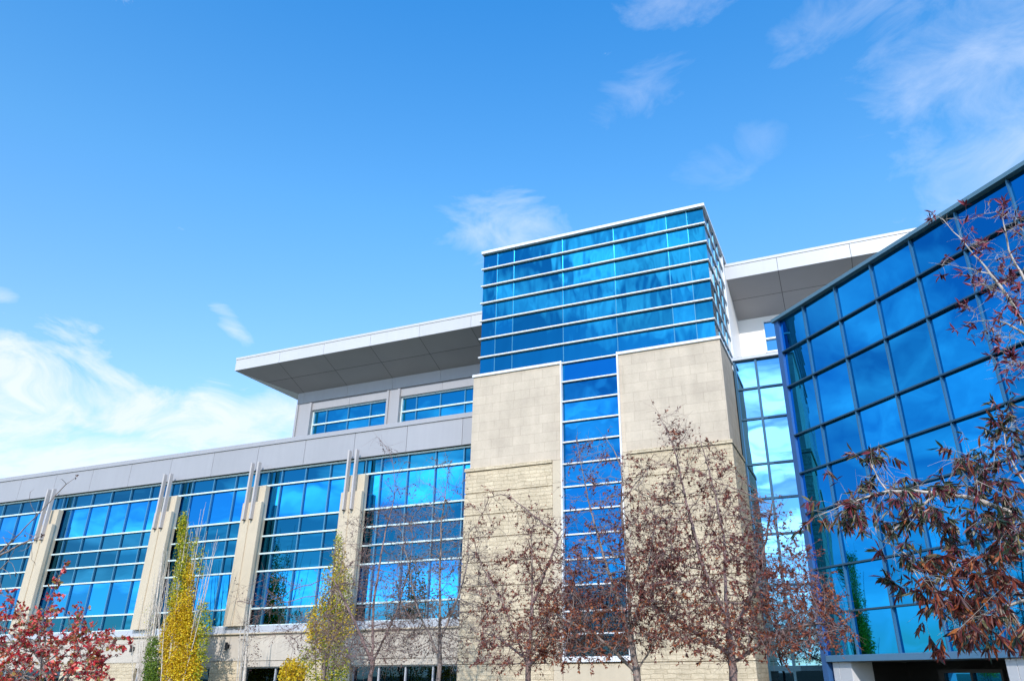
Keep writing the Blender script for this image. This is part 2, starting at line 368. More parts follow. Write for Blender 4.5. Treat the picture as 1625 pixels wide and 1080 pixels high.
# upper tall windows, one per bay
bays = []
cs = sorted(PIL)
ed = [WX0]+cs+[WX1-.0]
mulx = [-15.92-1.46*k for k in range(33)]
for i in range(len(ed)-1):
    a, c = ed[i], ed[i+1]
    p = MB(); f = MB()
    xs = [a]+sorted([x for x in mulx if a+.45 < x < c-.25]+([a+.30] if i else []))+[c]
    for j in range(len(LV)-1):
        z0, z1 = LV[j]+E, LV[j+1]+E
        mi = 1 if j in (1, 5) else 0
        for k in range(len(xs)-1): p.pane(xs[k], xs[k+1], 28.88, z0, z1, 0 if mi else 1)
    w_ = p.build('window', [G_VIS, G_SPAN], wing)
    v = MB()
    for x in xs[1:-1]: v.box(x-.028, x+.028, 28.80, 28.90, LV[0]+E, LV[-1]+E)
    v.build('mullion', M_BLUEMUL, w_)
    t = MB()
    for z in LV[1:-1]: t.box(a+.001, c-.001, 28.74, 28.90, z+E-.035, z+E+.035)
    t.box(a+.001, c-.001, 28.76, 28.90, LV[-1]+E-.03, LV[-1]+E+.05); t.box(a+.001, c-.001, 28.74, 28.9, LV[0]+E-.006, LV[0]+E+.04)
    t.build('transom', M_ALU, w_)
for c in PIL:
    q = MB()
    q.box(c-.50, c+.53, 28.50, 28.79, 2.092+E, 8.60+E, bev=.02)
    q.box(c-.58, c-.06, 28.30, 28.499, 2.092+E, 7.77+E, bev=.025); q.box(c+.02, c+.58, 28.30, 28.499, 2.092+E, 7.77+E, bev=.025)
    q.box(c-.06, c+.02, 28.36, 28.499, 2.092+E, 7.70+E)
    pl = q.build('pilaster', M_CONC, wing)
    for s in (-.24, .18):
        q = MB(); q.box(c+s-.045, c+s+.045, 28.09, 28.297, 6.92+E, 9.72+E, bev=.012); fn = q.build('fin', M_FIN, wing)
        q = MB(); q.box(c+s-.02, c+s+.02, 28.10, 28.26, 6.87+E, 6.918+E); q.build('bracket', M_BLACK, fn)
# fascia with panel joints
b = MB(); b.box(WX0, WX1, 28.64, 29.14, 9.46+E, 10.70+E); b.build('fascia_backing', M_JOINT, wing)
js = [-15.93-2.938*k for k in range(16)]; js = [x for x in js if x > WX0+.3]; xs = sorted([WX0]+js+[WX1])
b = MB()
for i in range(len(xs)-1): b.box(xs[i]+.010, xs[i+1]-.010, 28.58, 28.638, 9.44+E, 10.70+E, bev=.004)
b.build('fascia', M_PANEL, wing)
b = MB(); b.box(WX0-.05, WX1, 28.53, 29.3, 10.705+E, 10.93+E, bev=.015); b.build('parapet_coping', M_PANEL, wing)

# upper storey (set back) and its flying roof
UX0, UX1, UY = -31.3, 9.0, 34.9
b = MB()
b.box(UX0, UX1, 35.4, 44, 9+E, 16.25+E)
b.build('upper_wall', M_JOINT, wing)
b = MB()
jx = [-30.73+.0+3.25*k for k in range(12)]
bx = sorted([UX0]+[x-.1 for x in jx if UX0+.3 < x < -4.3]+[-4.0])
for i in range(len(bx)-1): b.box(bx[i]+.008, bx[i+1]-.008, UY, UY+.06, 15.5+E, 16.22+E)
b.box(UX0+.01, -4.0, UY+.06, 35.4, 15.505+E, 16.2+E)
b.build('upper_fascia', M_PANEL, wing)
OP = [(-30.15, -24.65), (-23.75, -18.2), (-17.3, -12)]
x = UX0
for a, c in OP+[(-4.2, -4.1)]:
    b = MB(); b.box(x, a, UY+.06, 35.39, 10+E, 15.498+E); b.box(x+.0, x+.14, UY-.03, UY+.058, 10+E, 15.45+E); b.box(a-.16, a, UY-.03, UY+.058, 10+E, 15.45+E); x = c
    b.build('upper_pier', M_PANEL, wing)
for a, c in OP:
    b = MB(); mid = (a+c)/2
    b.box(a+.002, mid-.008, 35.0, 35.38, 14.98+E, 15.49+E); b.box(mid+.008, c-.002, 35.0, 35.38, 14.98+E, 15.49+E)
    b.build('lintel', M_PANEL, wing)
    p = MB(); xs = [a]+[a+1.0+1.6*k for k in range(4) if a+1.0+1.6*k < c-.3]+[c]
    for k in range(len(xs)-1):
        for z0, z1 in ((12+E, 14.06+E), (14.06+E, 14.97+E)): p.pane(xs[k], xs[k+1], 35.25, z0, z1)
    w_ = p.build('window', G_UP, wing)
    for x in xs[1:-1]: f = MB(); f.box(x-.03, x+.03, 35.18, 35.27, 12+E, 14.97+E); f.build('mullion', M_BLUEMUL, w_)
    f = MB(); f.box(a, c, 35.14, 35.27, 14.02+E, 14.10+E); f.box(a, c, 35.14, 35.27, 14.90+E, 14.975+E)
    f.box(a+.002, a+.06, 35.13, 35.27, 12+E, 14.89+E); f.box(c-.06, c-.002, 35.13, 35.27, 12+E, 14.89+E)
    f.build('transom', M_ALU, w_)
# recess wall and end wall east of the tower
b = MB(); b.box(-3.9, -2.74, 34.9, 35.39, 12.05+E, 16.21+E); b.box(-2.74, UX1, 34.9, 35.39, 16.0+E, 16.21+E); b.box(-2.74, UX1, 34.9, 35.39, 12.05+E, 14.26+E)
b.box(-.2, UX1, 34.9, 35.39, 14.26+E, 16.0+E)
b.build('recess_wall', M_GREYWALL, wing)
p = MB()
for x0, x1 in ((-2.7, -1.45), (-1.45, -.2)):
    for z0, z1 in ((14.3+E, 15.0+E), (15.0+E, 15.97+E)): p.pane(x0, x1, 35.0, z0, z1)
w_ = p.build('window', G_LINK, wing)
f = MB()
for x in (-2.74, -1.49, -.28): f.box(x, x+.08, 34.86, 35.0, 14.27+E, 15.99+E)
for z in (14.262, 14.96, 15.92): f.box(-2.65, -.29, 34.87, 35.0, z+E, z+.075+E)
f.build('frame', M_WHITE, w_)
# flying roof: fascia, tapering soffit with panel joints, hip at the west corner
rf_root = MB()
OX, OY, IX, IY = -34.1, 32.2, -31.3, 34.9
ZO, ZI, ZT = 17.2+E, 16.2+E, 18.05+E
def sof(t, x): return (x, OY+(IY-OY)*t, ZO+(ZI-ZO)*t)
b = MB()
rx1 = 9.5
b.add([(OX+.05, OY+.05, ZT-.02), (rx1, OY+.05, ZT-.02), (rx1, 46, ZT-.02), (OX+.05, 46, ZT-.02), (OX+.05, OY+.05, ZO+.03), (rx1, OY+.05, ZO+.03), (OX+.05, 46, ZO+.03), (IX, IY, ZI+.03), (rx1, IY, ZI+.03), (IX, 46, ZI+.03), (rx1, 46, ZI+.03)],
      [(0, 1, 2, 3), (0, 4, 5, 1), (0, 3, 6, 4), (4, 7, 8, 5), (4, 6, 9, 7), (7, 9, 10, 8)])
roof = b.build('roof', M_JOINT, wing)
jf = [-30.73+3.25*k for k in range(13)]
ji = [-30.88+3.26*k for k in range(13)]
b = MB(); g = .011
def strip(t0, t1, xa, xb, xc, xd):    # quad between joints, xa..xb on the outer line, xc..xd on the inner
    b.quad(*[(x, y, z) for x, y, z in (sof(t0, xa), sof(t0, xb), sof(t1, xd), sof(t1, xc))])
for k in range(12):
    for t0, t1 in ((0.004, .496), (.504, .997)):
        f = lambda a, c, t: a+(c-a)*t
        strip(t0, t1, f(jf[k], ji[k], t0)+g, f(jf[k+1], ji[k+1], t0)-g, f(jf[k], ji[k], t1)+g, f(jf[k+1], ji[k+1], t1)-g)
hx = lambda t: OX+(IX-OX)*t
for t0, t1 in ((0.004, .496), (.504, .997)):
    f = lambda t: jf[0]+(ji[0]-jf[0])*t
    b.quad(sof(t0, hx(t0)+.02), sof(t0, f(t0)-g), sof(t1, f(t1)-g), sof(t1, min(hx(t1)+.02, f(t1)-g)))
for k in range(4):                     # west side soffit
    y0, y1 = 34.6+3.2*k, 37.8+3.2*k
    P = lambda t, y: (OX+(IX-OX)*t, y, ZO+(ZI-ZO)*t)
    if k == 0: b.quad(P(.004, OY+.03), P(.997, IY+.02), P(.997, y1-g), P(.004, y1-g))
    else: b.quad(P(.004, y0+g), P(.997, y0+g), P(.997, y1-g), P(.004, y1-g))
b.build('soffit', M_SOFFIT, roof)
b = MB(); xs = [OX]+[x+.0 for x in jf if x < rx1-.2]+[rx1]
for i in range(len(xs)-1): b.box(xs[i]+g*.8+(.0 if i else -.03), xs[i+1]-g*.8, OY, OY+.04, ZO, ZT-.15)
ys = [OY+.045, 35.4, 38.6, 41.8, 46]
for i in range(4): b.box(OX-.02, OX+.04, ys[i]+.005, ys[i+1]-.01, ZO, ZT-.15)
b.build('fascia', M_PANELR, roof)
b = MB(); b.box(OX-.05, rx1, OY-.03, 46.1, ZT-.146, ZT, bev=.01); b.build('coping', M_PANELR, roof)

# ------------------------------------------------------------------ stair tower
tower = empty('stair_tower', (-9.2, 27, 0), 'stone stair tower topped by a blue glass box with white bands', 'building')
TX0, TX1, GX0, GX1 = -14.60, -3.79, -14.34, -3.93
NX0, NX1 = -10.42, -8.0
ZC = 11.92+E
for x0, x1 in ((TX0, NX0-.055), (NX1+.055, TX1)):
    b = MB(); b.box(x0, x1, 27.0, 29.88, 7.80+E, ZC-.02); b.build('stone_wall', M_STONE, tower)
b = MB(); b.box(TX0+.06, TX1-.06, 27.5, 32.1, 0, ZC-.03); b.build('core', M_CONC2, tower)
b = MB(); GR = [7.66, 6.75, 5.85, 4.95, 3.99, 3.09, 2.18, 1.25, .33, -.6, -1.5, -2.6]
BX0, BX1 = TX0-.14, TX1+.07
for x0, x1 in ((BX0, NX0-.42), (NX1+.30, BX1)):
    b = MB()
    for i in range(len(GR)-1): b.box(x0, x1, 26.86, 29.84, GR[i+1]+E+.018, GR[i]+E-.018, bev=.012)
    b.box(x0+.05, x1-.05, 26.92, 29.83, 0, 7.65+E)
    b.build('split_stone_base', M_SPLIT, tower)
for x0, x1 in ((BX0-.03, NX0-.425), (NX1+.305, BX1+.03)):
    b = MB(); b.box(x0, x1, 26.80, 29.86, 7.66+E, 7.80+E, bev=.02); b.build('string_course', M_SPLIT, tower)
for x0, x1 in ((NX0-.42, NX0-.06), (NX1+.06, NX1+.30)):
    b = MB(); zz_ = 0
    while zz_ < 7.75+E:
        b.box(x0+.003, x1-.003, 26.88, 27.45, zz_+.004, min(zz_+1.35, 7.76+E)-.004, bev=.008); zz_ += 1.35
    b.build('smooth_jamb', M_CONC, tower)
b = MB(); b.box(NX0-.05, NX1+.05, 26.9, 27.45, 0, .30+E); b.build('apron_panel', M_CONC, tower)
for x0, x1 in ((TX0-.05, NX0-.035), (NX1+.035, TX1+.05)):
    b = MB(); b.box(x0, x1, 26.93, 29.95, ZC-.015, ZC+.10, bev=.015); b.build('cap', M_WHITE, tower)
ZR = [11.92, 12.81, 13.71, 14.60, 15.50, 16.39, 17.29, 18.12]
MX = [GX0, -13.63, -12.78, -10.37, -7.955, -5.56, -4.655, GX1]
p = MB()
for j in range(7):
    for i in range(7): p.pane(MX[i], MX[i+1], 27.06, ZR[j]+E+(.10 if j == 0 and i != 3 else 0), ZR[j+1]+E, tilt=.004)
gl = p.build('glass_front', G_TOW, tower)
v = MB()
for x in MX[1:-1]: v.box(x-.014, x+.014, 27.035, 27.10, ZC+.1, 18.12+E)
v.build('mullion', M_BLUEMUL, gl)
p = MB(); MY = [27.06, 28.15, 29.25, 30.3, 31.35]
for j in range(7):
    for i in range(4): p.panex(GX1, MY[i], MY[i+1], ZR[j]+E, ZR[j+1]+E, tilt=.004)
p.panex(GX1, 31.5, 33.2, 17.3+E, 18.12+E); p.panex(GX1, 31.5, 32.1, 16.2+E, 17.3+E)
gl = p.build('glass_side', G_TOW, tower)
v = MB()
for y in MY[1:-1]: v.box(GX1-.05, GX1+.03, y-.025, y+.025, ZC+.1, 18.12+E)
v.build('mullion', M_BLUEMUL, gl)
p = MB(); p.box(GX0+.02, GX1-.06, 27.12, 33.2, ZC-.01, 18.1+E); p.build('core', M_JOINT, tower)
p = MB(); p.panex(GX0, 27.06, 33.2, ZC, 18.12+E); p.build('glass_back_side', G_TOW, tower)
for z in ZR[1:-1]:                       # white bands wrap the corner
    b = MB(); z += E
    b.box(GX0-.06, GX1+.055, 26.93, 27.055, z-.026, z+.03, bev=.008)
    b.box(GX1+.005, GX1+.055, 27.056, 31.3, z-.026, z+.03)
    b.build('sunshade_band', M_WHITE, tower)
b = MB(); z = 18.12+E
b.box(GX0-.08, GX1+.10, 26.91, 33.4, z-.01, z+.13, bev=.015); b.build('coping', M_WHITE, tower)
b = MB(); b.box(GX1-.02, GX1+.06, 31.36, 31.5, 12.05+E, 18.11+E); b.build('white_post', M_WHITE, tower)
b = MB(); b.box(-4.5, -3.90, 31.7, 34.88, 12.04+E, 17.16+E); b.build('end_wall', M_GREYWALL, tower)
# glazed notch
NZ = [.53, 1.3, 2.07, 2.98, 3.9, 4.82, 5.74, 6.66, 7.58, 8.47, 9.33, 10.2, 11.07, 11.92]
p = MB()
for i in range(len(NZ)-1): p.pane(NX0, NX1, 27.06, NZ[i]+E, NZ[i+1]+E, 1 if i in (0, 1, 2) else 0, tilt=.004)
gl = p.build('stair_window', [G_NOTCH, G_DARK], tower)
t = MB()
for z in NZ[1:]: t.box(NX0+.001, NX1-.001, 26.94, 27.05, z+E-.026, z+E+.026, bev=.006)
t.build('transom', M_WHITE, gl)
for x0 in (NX0-.055, NX1): t = MB(); t.box(x0, x0+.055, 26.87, 27.06, .56+E, ZC+.08); t.build('jamb', M_WHITE, gl)
t = MB(); t.box(NX0-.05, NX1+.05, 26.8, 27.4, .36+E, .54+E, bev=.02); t.build('sill', M_WHITE, gl)
b = MB(); b.box(NX0-.05, NX1+.05, 27.1, 27.49, .3+E, .36+E); b.build('notch_sill_core', M_CONC, tower)

# ------------------------------------------------------------------ glass link
lk = empty('glass_link', (-2.7, 29.9, 0), 'narrow pale glass link between the stone tower and the angled glass wing', 'building')
LX0, LX1 = -3.72, -1.70
b = MB(); b.box(LX0+.02, LX1+2.4, 30.02, 35.38, 0, 12.02+E); b.build('core', M_JOINT, lk)
LZ = [.13, 1.5, 2.93, 4.80, 6.17, 7.55, 9.43, 10.75, 12.03]
p = MB()
for j in range(8):
    for x0, x1 in ((LX0, -2.82), (-2.82, LX1), (LX1, -.8)): p.pane(x0, x1, 29.96, LZ[j]+E, LZ[j+1]+E, tilt=.005)
for x0, x1 in ((LX0, -2.82), (-2.82, LX1)): p.pane(x0, x1, 29.96, .6, .05+E, 1)
gl = p.build('glazing', [G_LINK, G_DARK], lk)
f = MB()
f.box(LX0-.03, LX0+.07, 29.84, 30.0, 0, 12.0+E)
f.box(-2.865, -2.775, 29.86, 30.0, 0, 12.0+E)
for z in LZ[1:-1]: f.box(LX0+.071, -.8, 29.88, 30.0, z+E-.04, z+E+.04)
f.box(LX0+.071, -.8, 29.85, 30.0, E+.02, LZ[0]+E+.06)
f.box(LX0+.071, -.8, 29.88, 30.0, .5, .6)
f.build('frame', M_TEAL, lk)
b = MB(); b.box(LX0-.1, LX1+1.8, 29.76, 34.88, 12.022+E, 12.15+E, bev=.015); b.build('coping', M_SILL, lk)

# ------------------------------------------------------------------ angled glass wing
q2 = math.sqrt(.5)
gw = empty('glass_wing', (4, 24.3, 0), 'tall blue curtain wall wing set at an angle over a recessed entrance', 'building')
KW = .909                                                # the wing stands a little nearer than the link
ML = Matrix.Translation((0, 0, E)) @ Matrix.Scale(KW, 4) @ Matrix.Translation((0, 0, -E)) @ Matrix(((q2, q2, 0, -1.738), (-q2, q2, 0, 29.9), (0, 0, 1, 0), (0, 0, 0, 1)))    # local x along the wall, local y inwards
SX = [.13, 1.62, 3.42, 5.26, 7.08, 8.93, 10.80, 12.65, 14.5, 16.35]
SZ = [.50, 1.88, 3.41, 5.45, 6.99, 8.51, 10.55, 12.09, 13.53]
SE = SX[-1]
p = MB(ML)
for j in range(8):
    for i in range(9): p.pane(SX[i], SX[i+1], .06, SZ[j]+E, SZ[j+1]+E, tilt=.009)
gl = p.build('curtain_wall', G_WING, gw)
f = MB(ML)
for x in SX[1:-1]: f.box(x-.026, x+.026, -.04, .07, SZ[0]+E, SZ[-1]+E)
f.build('mullion', m_plain('wing_mullion', (.035, .13, .24), .35, .2, .03), gl)
f = MB(ML)
for z in SZ[1:-1]: f.box(SX[0], SE, -.07, .07, z+E-.028, z+E+.028)
f.build('transom', M_TEAL, gl)
for x0, x1 in ((-.12, .13), (SE, SE+.2)): b = MB(ML); b.box(x0, x1, -.06, .3, -.6 if x0 < 1 else .3+E, 13.54+E); b.build('corner_post', M_BPOST, gw)
b = MB(ML); b.box(SX[0]+.002, SE, -.09, .3, .30+E, .50+E, bev=.02); b.build('base_band', m_plain('band_blue', (.10, .22, .36), .35, .4, .03), gw)
b = MB(ML); b.box(-.2, SE+.25, -.16, .8, 13.545+E, 13.70+E, bev=.02); b.build('coping', m_plain('coping_bluegrey', (.12, .22, .28), .4, .3, .04), gw)
b = MB(ML); b.box(.14, SE+.1, .10, 12, .32+E, 13.54+E); b.build('core', M_TEAL, gw)
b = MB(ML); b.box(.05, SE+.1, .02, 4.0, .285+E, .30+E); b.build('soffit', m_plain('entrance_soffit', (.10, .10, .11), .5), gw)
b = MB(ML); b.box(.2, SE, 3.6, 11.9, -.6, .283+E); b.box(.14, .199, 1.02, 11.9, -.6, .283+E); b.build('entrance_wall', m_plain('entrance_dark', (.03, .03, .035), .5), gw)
p = MB(ML)
for i in range(2): p.pane(2.8+1.08*i, 3.88+1.08*i, 2.45, -.5, -.085+E)
ent = p.build('entrance_glazing', G_VIS, gw)
f = MB(ML)
for i in range(3): f.box(2.76+1.08*i, 2.84+1.08*i, 2.36, 2.46, -.5, -.085+E)
f.box(2.7, 5.02, 2.34, 2.5, -.085+E, .02+E); f.build('frame', M_BLACK, ent)
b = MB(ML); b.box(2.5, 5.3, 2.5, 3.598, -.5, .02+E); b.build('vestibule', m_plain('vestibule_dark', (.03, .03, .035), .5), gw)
for x0, x1 in ((.28, 1.16), (6.95, 8.45), (13.3, 14.8)):
    b = MB(ML); mid = x0+(.30 if x1 < 2 else .33)
    b.box(x0, mid-.006, .06, 1.0, -.6, .28+E, bev=.008); b.box(mid+.006, x1, .06, 1.0, -.6, .28+E, bev=.008); b.build('column', M_CLAD, gw)

# ------------------------------------------------------------------ wall lights
def wall_light(x, label):
    o = empty('wall_light', (x, 28.6, 1.25+E), label, 'wall lamp', 'wall lights on the concrete band')
    vs = []; fs = []; n = 14
    for z, r in ((-.16, .055), (-.155, .065), (.155, .065), (.16, .055)):
        for k in range(n):
            a = 2*math.pi*k/n; vs.append((x+r*math.cos(a), 28.44+r*math.sin(a), 1.25+E+z))
    for j in range(3):
        for k in range(n): fs.append((j*n+k, j*n+(k+1) % n, (j+1)*n+(k+1) % n, (j+1)*n+k))
    fs += [tuple(reversed(range(n))), tuple(range(3*n, 4*n))]
    mesh_obj('lamp_body', vs, fs, M_BLACK, o)
    b = MB(); b.box(x-.06, x+.06, 28.575, 28.599, 1.17+E, 1.33+E); b.box(x-.02, x+.02, 28.50, 28.576, 1.22+E, 1.28+E); b.build('wall_plate', M_BLACK, o)
wall_light(-27.60, 'black cylinder wall lamp on the pale band right of the yellow poplar')
wall_light(-33.50, 'black cylinder wall lamp on the pale band left of the yellow poplar')

# ------------------------------------------------------------------ trees
def colonize(rng, base, pts, step, dk, jit=.25, infl=6.0, maxit=160, up=.0, stems=()):
    """grow a branch skeleton from the polyline base towards the points"""
    nodes = [np.array(base[0], float)]; par = [-1]
    for a, b_ in zip(base[:-1], base[1:]):
        a = np.array(a, float); b_ = np.array(b_, float); n = max(1, int(np.linalg.norm(b_-a)/step))
        for k in range(1, n+1):
            nodes.append(a+(b_-a)*k/n+rng.normal(0, .012, 3)); par.append(len(nodes)-2)
    for st in stems:
        a = np.array(st[0], float); Q = np.array(nodes); k0 = int(np.linalg.norm(Q-a, axis=1).argmin())
        pts_ = [Q[k0]]+[np.array(x, float) for x in st[1:]]; prev = k0
        # smooth the drawn course of the limb
        dd = [0]
        for u, v in zip(pts_[:-1], pts_[1:]): dd.append(dd[-1]+np.linalg.norm(v-u))
        n = max(2, int(dd[-1]/step)); pa = np.array(pts_); tt = np.linspace(0, dd[-1], n+1)
        C = np.stack([np.interp(tt, dd, pa[:, i]) for i in range(3)], 1)
        for _ in range(3): C[1:-1] = (C[:-2]+C[1:-1]*2+C[2:])/4
        C[1:] += rng.normal(0, step*.05, (n, 3))
        for c in C[1:]: nodes.append(c); par.append(prev); prev = len(nodes)-1
    A = np.array(pts); alive = np.ones(len(A), bool)
    P = np.array(nodes); d = np.linalg.norm(A[:, None]-P[None], axis=2); near = d.argmin(1); nd = d.min(1)
    for it in range(maxit):
        act = alive & (nd < infl)
        if not act.any(): break
        ids = np.nonzero(act)[0]; acc = {}
        for i in ids: acc.setdefault(int(near[i]), []).append(i)
        new = []
        for k, lst in acc.items():
            v = A[lst]-P[k]; v /= (np.linalg.norm(v, axis=1)[:, None]+1e-9); dr = v.mean(0)
            l = np.linalg.norm(dr)
            if l < .15: dr = v[0]
            dr = dr/np.linalg.norm(dr)+rng.normal(0, jit, 3); dr[2] += up; dr /= np.linalg.norm(dr)
            new.append((P[k]+dr*step, k))
        s0 = len(P); P = np.vstack([P, [x for x, _ in new]]); par += [k for _, k in new]
        dn = np.linalg.norm(A[:, None]-P[None, s0:], axis=2); mn = dn.min(1); am = dn.argmin(1)+s0
        better = mn < nd; near[better] = am[better]; nd[better] = mn[better]
        alive &= nd > dk
    return P, np.array(par)
def radii(P, par, r0, rb, ex=2.2):
    n = len(P); acc = np.zeros(n); kids = np.zeros(n, int)
    for i in range(n-1, 0, -1):
        if kids[i] == 0: acc[i] = 1
        acc[par[i]] += acc[i]; kids[par[i]] += 1
    r = acc**(1/ex); r = r0+(rb-r0)*np.maximum(0, (r-1)/(max(r[0], 1.01)-1)); return r, kids
def tubes(P, par, r, sides=5):
    n = len(P); vs = np.zeros((n*sides, 3)); fs = []
    dr = np.zeros((n, 3)); dr[1:] = P[1:]-P[par[1:]]
    dr[0] = dr[1]; dr /= (np.linalg.norm(dr, axis=1)[:, None]+1e-9)
    ref = np.array([.83, .31, .47]); a = np.cross(dr, ref); a /= np.linalg.norm(a, axis=1)[:, None]; b_ = np.cross(dr, a)
    for k in range(sides):
        t = 2*math.pi*k/sides; vs[k::sides] = P+(a*math.cos(t)+b_*math.sin(t))*r[:, None]
    for i in range(1, n):
        p = par[i]
        for k in range(sides): k2 = (k+1) % sides; fs.append((p*sides+k, p*sides+k2, i*sides+k2, i*sides+k))
    return vs, fs
def unit(v): return v/(np.linalg.norm(v, axis=-1, keepdims=True)+1e-9)
def leaves(rng, B, D, L, W, fold=.25, shape=4):
    """B base points, D directions, L lengths, W half widths"""
    n = len(B); nr = unit(rng.normal(0, 1, (n, 3))); s = unit(np.cross(D, nr)); u = np.cross(s, D)
    L = L[:, None]; W = W[:, None]
    if shape == 4:
        V = np.stack([B, B+D*L*.45+s*W+u*W*fold, B+D*L, B+D*L*.45-s*W+u*W*fold], 1); F = [(0, 1, 2), (0, 2, 3)]
    else:
        V = np.stack([B, B+D*L*.28+s*W*.85+u*W*fold, B+D*L*.62+s*W*.85+u*W*fold, B+D*L-u*L*.08, B+D*L*.62-s*W*.85+u*W*fold, B+D*L*.28-s*W*.85+u*W*fold], 1)
        F = [(0, 1, 2, 3), (0, 3, 4, 5)]
    k = V.shape[1]; V = V.reshape(-1, 3)
    fs = [tuple(i*k+j for j in f) for i in range(n) for f in F]
    return V, fs
def blob_points(rng, blobs, Y, dY, n):
    wts = np.array([b_[4]*b_[2]*b_[3] for b_ in blobs], float); wts /= wts.sum(); out_ = []
    for k in rng.choice(len(blobs), n, p=wts):
        px, py, rx, ry, _ = blobs[k]
        while True:
            a, c = rng.uniform(-1, 1, 2)
            if a*a+c*c < 1: break
        depth = Y+(rng.uniform(-1, 1)*dY*math.sqrt(max(.1, 1-a*a)))
        out_.append(at(px+a*rx, py+c*ry, depth))
    return out_
def grow_tree(name, label, cat, seed, Y, dY, trunk_px, blobs, n_att, step, dk, r0, rb, leafn, ll, lw, lmat, bark, group=None,
              twig=.25, droop=.2, shape=4, cluster=5, thr=2.2, jit=.25, up=0., leafmask=None, sides=5, infl=6.0, base=None, ntw=2, along=.8, stems=(), lmat2=None):
    rng = np.random.default_rng(seed)
    if base is None:
        t = at(trunk_px[0], trunk_px[1], Y); g = gh(Y); base = [(t[0]+rng.uniform(-.05, .05), Y, g-.1), (t[0], Y, (g+t[2])/2), tuple(t)]
    b0 = base[0]
    root = empty(name, (b0[0], b0[1], b0[2]+.1), label, cat, group)
    st3 = []
    for st in stems:
        dy = rng.uniform(-.6, .6)*dY
        st3.append([at(px, py, Y+dy*i/max(1, len(st)-1)) for i, (px, py) in enumerate(st)])
    P, par = colonize(rng, base, blob_points(rng, blobs, Y, dY, n_att), step, dk, jit, infl, up=up, stems=st3)
    r, kids = radii(P, par, r0, rb)
    # fine twigs on thin wood
    cand = np.nonzero((r < r0*thr))[0]; cand = cand[cand > 3]
    TP = []; TD = []; vs0, fs0 = tubes(P, par, r, sides)
    dr = unit(P[1:]-P[par[1:]]); tv = []; tf = []; LB = []; LD = []
    for i in cand:
        for _ in range(ntw if kids[i] else ntw+1):
            d0 = dr[i-1]; d_ = unit(d0*.7+rng.normal(0, .55, 3)+np.array([0, 0, up*.5])); ln = twig*rng.uniform(.5, 1.3)
            p0 = P[i]; p1 = p0+d_*ln*.5; d2 = unit(d_+rng.normal(0, .22, 3)-np.array([0, 0, droop*.5])); p2 = p1+d2*ln*.5
            TP.append((p0, p1, p2)); TD.append((d_, d2))
    for (p0, p1, p2), (d1, d2) in zip(TP, TD):
        k = len(tv); a = unit(np.cross(d1, [.3, .5, .81])); b_ = np.cross(d1, a)
        for p, rr in ((p0, r0*.7), (p1, r0*.55), (p2, r0*.35)):
            for t in (0, 2.094, 4.189): tv.append(p+(a*math.cos(t)+b_*math.sin(t))*rr)
        for s_ in (0, 3):
            for q in range(3): tf.append((k+s_+q, k+s_+(q+1) % 3, k+s_+3+(q+1) % 3, k+s_+3+q))
    nv = len(vs0); V = np.vstack([vs0, np.array(tv)]) if tv else vs0
    mesh_obj('trunk', V, fs0+[tuple(i+nv for i in f) for f in tf], bark, root, smooth=True)
    if leafn:
        T = np.array(TP); Dd = np.array(TD)
        w_ = np.ones(len(T))
        if leafmask is not None: w_ = np.array([leafmask(p[2]) for p in T])
        w_ = w_*rng.gamma(.9, 1, len(T)); w_ /= w_.sum()
        pick = rng.choice(len(T), max(1, leafn//cluster), p=w_)
        for i in pick:
            for c in range(cluster):
                t = min(1.0, along*rng.uniform(0, 1)+1-along); p = T[i][1]+(T[i][2]-T[i][1])*(2*t-1) if t > .5 else T[i][0]+(T[i][1]-T[i][0])*2*t
                LB.append(p); LD.append(Dd[i][1]*.55+rng.normal(0, .6, 3)-np.array([0, 0, droop]))
        LB = np.array(LB); LD = unit(np.array(LD)); sz = rng.uniform(.55, 1.3, len(LB))
        two = np.zeros(len(LB), bool)
        if lmat2: two = rng.uniform(0, 1, len(LB)) < np.array([lmat2[1](p) for p in LB])
        for sel, m_, nm in ((~two, lmat, 'crown'), (two, lmat2 and lmat2[0], 'rust_foliage')):
            if not sel.any(): continue
            V, F = leaves(rng, LB[sel], LD[sel], ll*sz[sel], lw*sz[sel]*rng.uniform(.7, 1.1, sel.sum()), shape=shape)
            mesh_obj(nm, V, F, m_, root)
    return root, rng

L_RED = m_leaf('dry_red_leaves', [(0, (.05, .018, .02)), (.35, (.13, .036, .034)), (.7, (.25, .065, .045)), (1, (.36, .14, .08))])
L_ORNG = m_leaf('rusty_orange_leaves', [(0, (.18, .04, .02)), (.5, (.33, .09, .035)), (1, (.46, .17, .06))])
L_BROWN = m_leaf('withered_brown_leaves', [(0, (.07, .045, .045)), (.6, (.15, .09, .08)), (1, (.26, .16, .12))])
L_YEL = m_leaf('yellow_leaves', [(0, (.32, .17, .01)), (.3, (.62, .38, .012)), (.7, (.78, .56, .02)), (1, (.50, .46, .03))])
L_YG = m_leaf('yellow_green_leaves', [(0, (.09, .14, .012)), (.4, (.24, .30, .015)), (.7, (.46, .44, .02)), (1, (.62, .44, .02))])
L_GRN = m_leaf('green_leaves', [(0, (.05, .10, .012)), (.5, (.11, .19, .02)), (1, (.20, .28, .03))])
L_PINK = m_leaf('crimson_leaves', [(0, (.22, .012, .025)), (.25, (.62, .022, .04)), (.42, (.34, .06, .04)), (.56, (.16, .15, .04)), (.66, (.34, .22, .06)), (.82, (.78, .06, .07)), (1, (.85, .28, .22))])
L_FG = m_leaf('long_leaves', [(0, (.015, .028, .018)), (.35, (.035, .055, .03)), (.5, (.08, .022, .03)), (.75, (.17, .03, .045)), (.92, (.13, .11, .05)), (1, (.24, .20, .09))], .2, .35)
